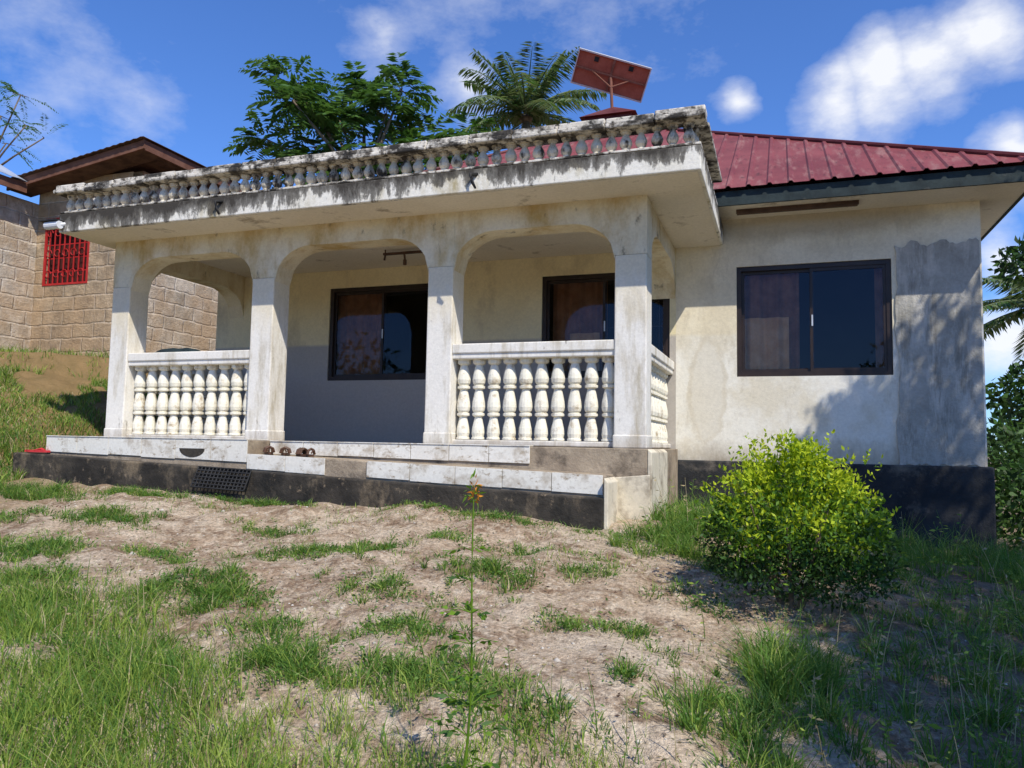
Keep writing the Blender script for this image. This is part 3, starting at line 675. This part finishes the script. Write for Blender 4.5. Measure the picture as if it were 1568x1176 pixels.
# scruffy stems
mb=MB(); lp=[];ld=[];ll=[];lw=[];lm=[]
def stemweed(x,y,h,dry,leafn,lsz):
    z=float(HH(x,y)); a=random.random()*6.28; ln=random.uniform(.05,.35)*h
    pts=[Vector((x+math.cos(a)*ln*t**1.7,y+math.sin(a)*ln*t**1.7,z+h*t)) for t in np.linspace(0,1,6)]
    mb.tube(pts,[.0028-.0018*t for t in np.linspace(0,1,6)],4,mi=1 if dry else 0)
    for k in range(leafn):
        t=random.uniform(.1,1); i=min(4,int(t*5)); q=pts[i].lerp(pts[i+1],t*5-i); b=random.random()*6.28
        lp.append(tuple(q)); ld.append((math.cos(b)*.9,math.sin(b)*.9,random.uniform(-.2,.6))); ll.append(lsz*random.uniform(.6,1.3)); lw.append(lsz*random.uniform(.25,.45)); lm.append(2 if dry else random.choice((0,0,1)))
for i in range(190):
    x,y=random.choice([(.9,4.2),(1.4,5.2),(.6,3.1),(.3,3.9),(1.9,6.0)]); stemweed(x+random.gauss(0,.4),y+random.gauss(0,.4),random.uniform(.14,.42),random.random()<.35,random.randint(4,14),random.uniform(.02,.045))
for i in range(140):
    x=random.uniform(-4.2,.6); y=random.uniform(2.2,3.5); stemweed(x,y,random.uniform(.08,.26),random.random()<.4,random.randint(2,9),random.uniform(.012,.03))
for i in range(80):
    stemweed(random.uniform(-1.0,2.2),random.uniform(6.3,8.4) if random.random()<.6 else random.uniform(5.6,6.5),random.uniform(.15,.5),random.random()<.2,random.randint(6,14),random.uniform(.03,.05))
for i in range(60):
    stemweed(random.uniform(-9.5,-7.9),random.uniform(5,7),random.uniform(.1,.3),random.random()<.3,random.randint(4,9),random.uniform(.03,.05))
e=empty('wild_weeds'); mb.build('stems',[G_a,G_c],e)
v,f=leaves(np.array(lp),norm(np.array(ld)),np.array(ll),np.array(lw)); mesh_np('leaves',v,f,[G_a,G_b,L_dry],lm,e)
# pebbles & litter
mb=MB()
for i in range(1700):
    x=random.uniform(-7,3); y=random.uniform(1.8,6.1); s=random.choice([.005,.007,.009,.012])*random.uniform(.6,1.3)
    if random.random()<.02: s=.026*random.uniform(.7,1.3)
    z=float(HH(x,y)); b0=len(mb.v)
    vs=[(1,0,0),(0,1,0),(-1,0,0),(0,-1,0),(0,0,.6),(0,0,-.6)]
    for q in vs: mb.v.append((x+q[0]*s*random.uniform(.7,1.3),y+q[1]*s*random.uniform(.7,1.3),z+q[2]*s))
    for a in ((0,1,4),(1,2,4),(2,3,4),(3,0,4),(1,0,5),(2,1,5),(3,2,5),(0,3,5)): mb.f.append(tuple(b0+j for j in a)); mb.m.append(0)
mb.build('pebbles',[surf('pebble',(.38,.33,.27),(.62,.58,.5),3)],smooth=True)
n=5500; x=rng.uniform(-7,3,n); y=rng.uniform(1.8,6.1,n); k=~inside(x,y); x,y=x[k],y[k]; n=len(x)
d=norm(np.stack([rng.normal(size=n),rng.normal(size=n),rng.normal(size=n)*.15],-1))
v,f=leaves(np.stack([x,y,HH(x,y)+.008],-1),d,rng.uniform(.012,.035,n),rng.uniform(.004,.012,n)); mesh_np('leaf_litter',v,f,[L_dry,M_brown],(rng.random(n)<.35).astype(int))
# ------------------------------------------------------------------ golden bush
bush=empty('golden_duranta_bush')
BX,BY=.04,5.05; BZ=float(HH(BX,BY)); S=.78; SZ=1.0
cl0=[(0,0,.46,.50,.48,.30,3600),(-.36,-.1,.36,.34,.34,.22,1900),(.38,0,.38,.38,.35,.24,1900),(.04,0,.74,.26,.26,.18,1400),(-.12,-.2,.22,.52,.4,.18,1500),(.34,-.2,.18,.38,.3,.15,1000),(.15,-.1,.88,.14,.14,.11,600),(-.22,0,.76,.15,.16,.13,480),(.38,0,.68,.15,.16,.13,450),(-.46,-.05,.54,.15,.14,.11,380),(.56,-.1,.47,.15,.15,.11,380),(-.02,-.1,.97,.08,.08,.08,200),(.62,-.1,.26,.16,.14,.1,300)]
cl=[(BX+a*S,BY+b_*S,BZ+c*SZ,d*S,e*S,f_*SZ,n) for a,b_,c,d,e,f_,n in cl0]
Pp,D,K=clump_points(cl,.5)
for i in range(170):
    a=rng.random()*6.28; el=rng.uniform(-.25,1.45); d=np.array([math.cos(a)*math.cos(el),math.sin(a)*math.cos(el),math.sin(el)])
    st=np.array([BX,BY,BZ+.46])+d*np.array([.52*S,.5*S,.34]); dd=norm(d+np.array([0,0,.45])); m_=26
    t=rng.random(m_)[:,None]*rng.uniform(.08,.32)*(1 if rng.random()<.4 else .6); Pp=np.concatenate([Pp,st+dd*t+rng.normal(size=(m_,3))*.011]); D=np.concatenate([D,norm(dd+rng.normal(size=(m_,3))*.8)])
gap=vnoise(Pp[:,0]*1+5,Pp[:,2]*1+5,9,55)*.6+vnoise(Pp[:,1]*1+5,Pp[:,2]*1+7,9,56)*.4
k=(gap>.30)|(rng.random(len(Pp))<.35); Pp,D=Pp[k],D[k]
n=len(Pp); dirs=norm(D*.6+rng.normal(size=(n,3))*.7+np.array([0,0,.35]))
v,f=leaves(Pp,dirs,rng.uniform(.024,.044,n),rng.uniform(.012,.021,n))
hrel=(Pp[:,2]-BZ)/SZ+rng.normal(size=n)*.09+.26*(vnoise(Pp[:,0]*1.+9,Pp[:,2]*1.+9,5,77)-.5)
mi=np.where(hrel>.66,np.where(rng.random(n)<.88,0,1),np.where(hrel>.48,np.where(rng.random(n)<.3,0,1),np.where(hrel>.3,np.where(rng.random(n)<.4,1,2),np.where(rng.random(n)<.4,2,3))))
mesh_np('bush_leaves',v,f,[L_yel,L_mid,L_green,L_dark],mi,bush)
mb=MB()
for i in range(16):
    a=i*.39*2; e_=(BX+.3*math.cos(a),BY+.3*math.sin(a),BZ+random.uniform(.4,.75)); mb.tube([(BX+.05*math.cos(a),BY+.05*math.sin(a),BZ-.05),(BX+.16*math.cos(a),BY+.16*math.sin(a),BZ+.26),e_],[.013,.009,.004],6)
mb.build('bush_stems',[M_bark],bush)
# ------------------------------------------------------------------ flowering weed
weed=empty('flowering_weed'); 
wx,wy=-.97,2.35; wz=float(HH(wx,wy)); mb=MB()
pts=[(wx-.02+.02*math.sin(t*4)+.05*t,wy+.01*math.sin(t*7),wz+t*1.08) for t in np.linspace(0,1,12)]
mb.tube(pts,[.0055-.0035*t for t in np.linspace(0,1,12)],6)
lp=[];ld=[];ll=[];lw=[]
for i in range(80):
    t=random.random()**1.9*.93; q=Vector(pts[int(t*11)]); a=random.random()*6.28; L=.05+.15*(1-t)*random.random()
    e_=q+Vector((math.cos(a)*L,math.sin(a)*L,.03*(1-t))); mb.tube([q,(q+e_)/2+Vector((0,0,.012)),e_],[.0018,.0014,.001],4)
    for k in range(4):
        lp.append(tuple(q.lerp(e_,.4+.2*k))); dd=Vector((math.cos(a+random.uniform(-1,1)),math.sin(a+random.uniform(-1,1)),random.uniform(-.4,.3))).normalized(); ld.append(tuple(dd)); ll.append(random.uniform(.03,.06)*(1-.4*t)); lw.append(random.uniform(.014,.025)*(1-.4*t))
mb.build('weed_stem',[L_mid],weed)
v,f=leaves(np.array(lp),np.array(ld),np.array(ll),np.array(lw)); mesh_np('weed_leaves',v,f,[L_green,L_mid],rng.integers(0,2,len(f)),weed)
top=np.array(pts[-1]); n=60; d=norm(rng.normal(size=(n,3))+np.array([0,0,.3]))
v,f=leaves(top+d*.008+np.array([0,0,-.01])+rng.normal(size=(n,3))*np.array([.008,.008,.016]),d,rng.uniform(.014,.038,n),rng.uniform(.005,.010,n)); mesh_np('weed_flower',v,f,[M_flower,L_mid],(rng.random(n)<.45).astype(int),weed)
# ------------------------------------------------------------------ sandals, mat
def sandal(name,x,y,z,ang,mat_,up=True):
    mb=MB(); out=[]
    for t in np.linspace(0,2*math.pi,20)[:-1]:
        out.append((.135*math.cos(t),(.042+.008*math.cos(t))*math.sin(t)))
    k=len(out); c,s=math.cos(ang),math.sin(ang); W=lambda a,b_,h: (x+a*c-b_*s,y+a*s+b_*c,z+h)
    mb.face([W(a,b_,.022) for a,b_ in out]); mb.face([W(a,b_,0) for a,b_ in out][::-1])
    for i in range(k):
        a=out[i]; b_=out[(i+1)%k]; mb.face([W(*a,0),W(*b_,0),W(*b_,.022),W(*a,.022)])
    if up:
        for a0 in (.02,.05,.08,-.09): mb.tube([W(a0,-.042,.02),W(a0,-.03,.06),W(a0,0,.075),W(a0,.03,.06),W(a0,.042,.02)],[.013]*5,6)
        mb.tube([W(-.12,-.02,.03),W(-.13,0,.07),W(-.12,.02,.03)],.009,6)
    else:
        mb.tube([W(.06,0,.022),W(.03,.02,.04),W(-.02,.042,.022)],.006,6); mb.tube([W(.06,0,.022),W(.03,-.02,.04),W(-.02,-.042,.022)],.006,6)
    return mb.build(name,[mat_])
zst=lambda x:-.142+(-.245+.142)*(x+4.945)/(3.56)
sandal('sandal',-4.78,6.40,zst(-4.78)+.004,2.3,M_brown); sandal('sandal',-4.60,6.42,zst(-4.6)+.004,2.1,M_brown); sandal('sandal',-4.36,6.40,zst(-4.36)+.004,2.8,M_brown)
sandal('flip_flop',-7.66,6.25,-.180,.3,M_redplastic,False); sandal('flip_flop',-7.78,6.35,-.178,1.,M_redplastic,False)
mb=MB()
a0,a1=-5.42,-4.80
def mp_(u,v):
    x=a0+(a1-a0)*u; return (x,6.172-.10*v,-.275-.02*u-.19*v)
for i in range(15):
    u=i/14; p0,p1=mp_(u,0),mp_(u,1); mb.tube([p0,p1],.007,5)
for i in range(7):
    v_=i/6; mb.tube([mp_(0,v_),mp_(1,v_)],.009,5)
mb.build('rubber_doormat',[M_black])
# ------------------------------------------------------------------ pinnate tree
def frond_leaves(org,dirn,L,nl,ll,lw,droop):
    t=np.linspace(.08,1,nl); d=np.array(dirn); 
    pos=org+np.outer(t*L,d); pos[:,2]-=droop*L*t**2
    side=np.cross(d,[0,0,1]); side/=max(np.linalg.norm(side),1e-6)
    tang=np.gradient(pos,axis=0); tang=norm(tang)
    P_=[];D_=[];S_=[]
    for sg_ in (-1,1):
        dd=norm(side*sg_+tang*.45+np.array([0,0,-.18])+rng.normal(size=(nl,3))*.12); P_.append(pos);D_.append(dd);S_.append(ll*(1-.5*np.abs(2*t-1)**2)*rng.uniform(.8,1.2,nl))
    return np.concatenate(P_),np.concatenate(D_),np.concatenate(S_),pos
def flatleaves(P_,D_,L_,W_):
    N=len(P_); upv=norm(np.array([0,0,1.])+rng.normal(size=(N,3))*.3); side=norm(np.cross(D_,upv)); nrm=np.cross(side,D_)
    L=L_[:,None]; W=W_[:,None]
    v=np.stack([P_,P_+D_*L*.45+side*W*.5,P_+D_*L-nrm*L*.05,P_+D_*L*.45-side*W*.5],1); return v.reshape(-1,3),np.arange(N*4).reshape(N,4)
def pinnate_tree(name,base,trunk_top,clumps,fr_len,ll,lw,nl=11,mats=None,trunk_r=.16):
    e=empty(name); mb=MB(); base=np.array(base); tt=np.array(trunk_top)
    mid=(base+tt)/2+np.array([.15,0,0]); mb.tube([base,mid,tt],[trunk_r,trunk_r*.8,trunk_r*.6],10)
    PP=[];DD=[];SS=[];KK=[]
    for ci,(cx,cy,cz,rx,ry,rz_,n) in enumerate(clumps):
        c=np.array([cx,cy,cz]); mb.tube([tt,(tt+c)/2+np.array([0,0,.15*rz_]),c],[trunk_r*.5,trunk_r*.3,.02],7)
        for i in range(n):
            d=rng.normal(size=3); d/=np.linalg.norm(d); r=rng.uniform(.1,.6); o=c+d*r*np.array([rx,ry,rz_])
            dr=d*np.array([1,1,.55])+np.array([0,0,.25])+rng.normal(size=3)*.2; dr/=np.linalg.norm(dr)
            L=fr_len*rng.uniform(.7,1.2)
            a,b2,c2,_=frond_leaves(o,dr,L,nl,ll,lw,.38); PP.append(a);DD.append(b2);SS.append(c2); KK.append(np.full(len(a),0 if rng.random()<.75 else 1))
            if i%4==0: mb.tube([c,o],[.018,.008],4,cap=False)
    PP=np.concatenate(PP);DD=np.concatenate(DD);SS=np.concatenate(SS);KK=np.concatenate(KK)
    v,f=flatleaves(PP,DD,SS,SS*lw/ll); mesh_np('fronds',v,f,mats or [L_tree,L_green],KK,e)
    mb.build('trunk_and_limbs',[M_bark],e,smooth=True); return e
def at(px_u,depth,z):
    return (depth*(-.332+px_u*.943),depth*(.943+.332*px_u),z)
tx,ty,_=at(-.215,20,0)
def cpt(u,z,r,rz_,n,dd=0,base=20):
    X,Y,_=at(u,base+dd,0); return (X,Y,z,r,r,rz_,n)
pinnate_tree('flame_tree',(tx,ty,.8),(tx+.3,ty,6.6),[cpt(-.300,9.55,.6,.45,30),cpt(-.255,9.1,.5,.4,20,1),cpt(-.205,9.7,.65,.45,30,1),cpt(-.155,9.4,.5,.4,20),cpt(-.30,8.6,.7,.4,26,-1),cpt(-.235,8.5,.6,.4,26),cpt(-.175,8.7,.6,.4,24),cpt(-.12,8.5,.6,.4,20,1),cpt(-.065,8.2,.6,.35,20),cpt(-.335,8.0,.5,.35,16),cpt(-.27,7.8,.7,.4,26),cpt(-.20,7.8,.8,.4,28),cpt(-.13,7.6,.8,.4,28),cpt(-.06,7.5,.7,.4,20),cpt(-.28,7.0,1.1,.5,36),cpt(-.16,6.9,1.2,.5,40)],.95,.36,.12,11)
# ------------------------------------------------------------------ palms
def palm(name,base,crown,fr,ll,trunk_r=.14,lw=.075):
    e=empty(name); mb=MB(); b0=Vector(base); c=Vector(crown)
    mb.tube([b0.lerp(c,t)+Vector((.3*math.sin(t*3),0,0))*(1-t) for t in np.linspace(0,1,9)],[trunk_r*(1.3-.5*t) for t in np.linspace(0,1,9)],10)
    PP=[];DD=[];SS=[]
    for (a,el,l,dr) in fr:
        d=np.array([math.cos(a)*math.cos(el),math.sin(a)*math.cos(el),math.sin(el)])
        a_,b_,s_,pos=frond_leaves(np.array(crown,dtype=float),d,l,60,ll,.05,dr)
        b_=norm(b_+np.array([0,0,-.30])); PP.append(a_);DD.append(b_);SS.append(s_)
        mb.tube([tuple(q) for q in pos[::6]],[.035-.028*t for t in np.linspace(0,1,len(pos[::6]))],5,mi=1)
    for k in range(5):
        a=k*1.26; mb.tube([c,c+Vector((.15*math.cos(a),.15*math.sin(a),-.12))],[.09,.10],7)
    PP=np.concatenate(PP);DD=np.concatenate(DD);SS=np.concatenate(SS)
    v,f=flatleaves(PP,DD,SS,np.full(len(SS),lw)); mesh_np('fronds',v,f,[L_palm,L_green],(rng.random(len(f))<.35).astype(int),e)
    mb.build('trunk',[M_bark,L_palm],e,smooth=True)
fr=[]
for i in range(26):
    t=i/26; a=i*2.399+.4; el=1.25-1.15*t+random.uniform(-.08,.08); fr.append((a,el,random.uniform(2.6,3.4)*(1-.08*t),.22+.40*t))
px_,py_,_=at(.012,22,0); palm('coconut_palm',(px_+.5,py_,0),(px_,py_,9.6),fr,.55,lw=.06)
fr=[(i*2.399,1.0-1.3*i/20,2.3,.35) for i in range(20)]
px_,py_,_=at(.70,20,0); palm('coconut_palm',(px_,py_,-1),(px_,py_,3.9),fr,.5)
def leafy(name,base,clumps,lsize,mats,trunk=True,tr=.1):
    e=empty(name); Pq,Dq,Kq=clump_points(clumps,.5); n=len(Pq)
    dirs=norm(Dq*.6+rng.normal(size=(n,3))*.8); v,f=leaves(Pq,dirs,rng.uniform(.7,1.3,n)*lsize,rng.uniform(.35,.55,n)*lsize)
    mesh_np('foliage',v,f,mats,(rng.random(n)<.4).astype(int)if len(mats)>1 else None,e)
    if trunk:
        mb=MB(); b0=Vector(base); tt=Vector((base[0],base[1],base[2]+.55*(max(c[2] for c in clumps)-base[2])))
        mb.tube([b0,tt],[tr,tr*.6],8)
        for c in clumps: mb.tube([tt,(tt+Vector(c[:3]))/2+Vector((0,0,.1)),Vector(c[:3])],[tr*.5,tr*.3,.01],6)
        mb.build('trunk_and_limbs',[M_bark],e,smooth=True)
X,Y,_=at(.70,13,0)
leafy('mango_tree',(X+.3,Y,-1.2),[(X-.1,Y,3.3,.7,.8,.35,600),(X+.5,Y,3.5,.8,.8,.5,700),(X,Y,1.0,.9,.9,.6,1300),(X-.2,Y-.5,0,1,.9,.7,1500),(X+.8,Y,1.8,1,1,.7,900),(X+.9,Y,5.6,.7,.8,.5,500)],.16,[L_dark,L_green])
leafy('shrub',(2.7,9.5,-1.2),[(2.6,9.6,-.6,.6,.8,.6,1500),(3.2,9.0,-.7,.7,.7,.55,1500),(2.9,10.6,-.2,.7,.8,.7,1400),(3.6,8.0,-.9,.7,.6,.4,1200),(2.4,8.3,-1.1,.5,.4,.3,600),(2.3,7.6,-1.2,.5,.4,.25,500),(2.9,7.2,-1.2,.5,.5,.3,600)],.10,[L_dark,L_green],False)
leafy('shade_tree',(5.9,3.4,-1.8),[(3.0,6.2,4.2,.45,.4,.35,420),(3.5,6.2,4.5,.6,.5,.5,800),(4.1,6.1,5.1,.7,.6,.6,950),(3.9,5.6,4.3,.6,.6,.5,500),(4.6,5.2,5.4,.9,.9,.7,900),(5.3,4.2,5.4,1.4,1.3,1.0,2600),(5.1,2.9,5.2,1.2,1.2,.9,3200),(4.9,1.8,4.9,1.2,1.1,.8,3400),(4.5,.9,4.8,1.0,1.0,.7,3200),(4.3,.0,4.8,.9,.9,.6,2400),(5.8,3.0,6.2,1.3,1.3,.9,2000)],.12,[L_green,L_dark],tr=.2)
cls=[]
for i in range(85):
    a=-math.pi+i*.0745; r=random.uniform(32,46); cls.append((-2+r*math.sin(a)*1.,6+r*math.cos(a),random.uniform(-.5,.8)+(1.6 if math.cos(a)<0 else 0),3,3,random.uniform(1.2,2.4)*(1.8 if math.cos(a)<0 else 1),330))
leafy('distant_trees',(0,40,-1),cls,.6,[L_dark,L_green],False)
# thin leafy tree at the far left, behind the neighbour's roof
X,Y,_=at(-.70,24,0)
pinnate_tree('acacia_tree',(X-.3,Y,0),(X-.2,Y,8.2),[cpt(-.70,11.3,.7,.4,9,0,24),cpt(-.665,10.9,.6,.4,8,0,24),cpt(-.69,10.2,.6,.4,9,0,24),cpt(-.655,9.9,.5,.3,6,0,24),cpt(-.68,9.3,.6,.4,8,0,24),cpt(-.63,9.5,.4,.3,4,0,24),cpt(-.74,10.6,.9,.6,14,0,24)],.9,.13,.045,16,[L_tree,L_green],.09)
# ------------------------------------------------------------------ sky + sun
w=bpy.data.worlds.new('World'); scene.world=w; w.use_nodes=True; nt=w.node_tree
bg=nt.nodes['Background']; sky=nt.nodes.new('ShaderNodeTexSky'); sky.sky_type='NISHITA'; sky.sun_disc=False
SUN=Vector((.4545,-.4545,.766)).normalized()
sky.sun_elevation=math.asin(SUN.z); sky.sun_rotation=math.atan2(SUN.x,SUN.y)
sky.air_density=1.0; sky.dust_density=.2; sky.ozone_density=3
tcg=nt.nodes.new('ShaderNodeTexCoord').outputs['Generated']
skyc=mix(nt,1.,sky.outputs[0],(.60,.90,1.42),'MULTIPLY')
def dirp(px,py):
    u=(px-784)/1180; hz=680+.018*(px-784); return Vector((-.332+u*.943,.943+.332*u,(hz-py)/1180)).normalized()
blobs=[(1285,150,75,.9),(1360,120,85,1.),(1440,85,85,.9),(1530,35,90,.9),(1560,225,45,.9),(1125,148,38,.85),(40,20,110,.35),(170,165,70,.5),(60,150,70,.3),(555,40,45,.30),(725,125,55,.60),(1550,400,60,.9),(1545,520,80,.9),(900,-600,400,.8),(2600,300,500,.8),(-1200,300,400,.8)]
v=None
wn=nt.nodes.new('ShaderNodeTexNoise'); wn.inputs['Scale'].default_value=9; wn.inputs['Detail'].default_value=3; nt.links.new(tcg,wn.inputs['Vector'])
wv=nt.nodes.new('ShaderNodeVectorMath'); wv.operation='MULTIPLY_ADD'; nt.links.new(wn.outputs['Color'],wv.inputs[0]); wv.inputs[1].default_value=(.09,.09,.09); 
sub=nt.nodes.new('ShaderNodeVectorMath'); sub.operation='SUBTRACT'; nt.links.new(tcg,sub.inputs[0]); sub.inputs[1].default_value=(.045,.045,.045)
nt.links.new(sub.outputs[0],wv.inputs[2]); wd=wv.outputs[0]
for (a,b_,r,wt) in blobs:
    d=nt.nodes.new('ShaderNodeVectorMath'); d.operation='DISTANCE'; nt.links.new(wd,d.inputs[0]); d.inputs[1].default_value=dirp(a,b_)
    q=math_(nt,'MULTIPLY',math_(nt,'SUBTRACT',1.,math_(nt,'MULTIPLY',d.outputs['Value'],1180/r)),wt)
    v=q if v is None else math_(nt,'MAXIMUM',v,q)
v=math_(nt,'MAXIMUM',v,-.42)
cn=noise(nt,tcg,6,6,.65,(1,1,1.8))
mfac=math_(nt,'ADD',v,math_(nt,'MULTIPLY',math_(nt,'SUBTRACT',cn,.5),1.4))
mfac=ramp(nt,mfac,[(.0,0.),(.30,.25),(.75,.92)])
colr=mix(nt,mfac,skyc,(7.4,7.5,7.8))
nt.links.new(colr,bg.inputs[0]); bg.inputs[1].default_value=.135
ld=bpy.data.lights.new('sun','SUN'); ld.energy=5.0; ld.angle=R(.53); ld.color=(1,.935,.82)
lo=link(bpy.data.objects.new('sun',ld)); lo.rotation_euler=SUN.to_track_quat('Z','Y').to_euler()
# ------------------------------------------------------------------ camera
cd=bpy.data.cameras.new('camera'); cd.sensor_width=36; cd.lens=1180/1568*36; cd.clip_end=2000; cd.clip_start=.05
co=link(bpy.data.objects.new('camera',cd))
co.matrix_world=Matrix.Rotation(R(19.4),4,'Z')@Matrix.Rotation(R(90+4.46),4,'X')@Matrix.Rotation(R(1.03),4,'Z')
scene.camera=co
scene.view_settings.view_transform='Standard'; scene.view_settings.look='None'; scene.view_settings.exposure=0
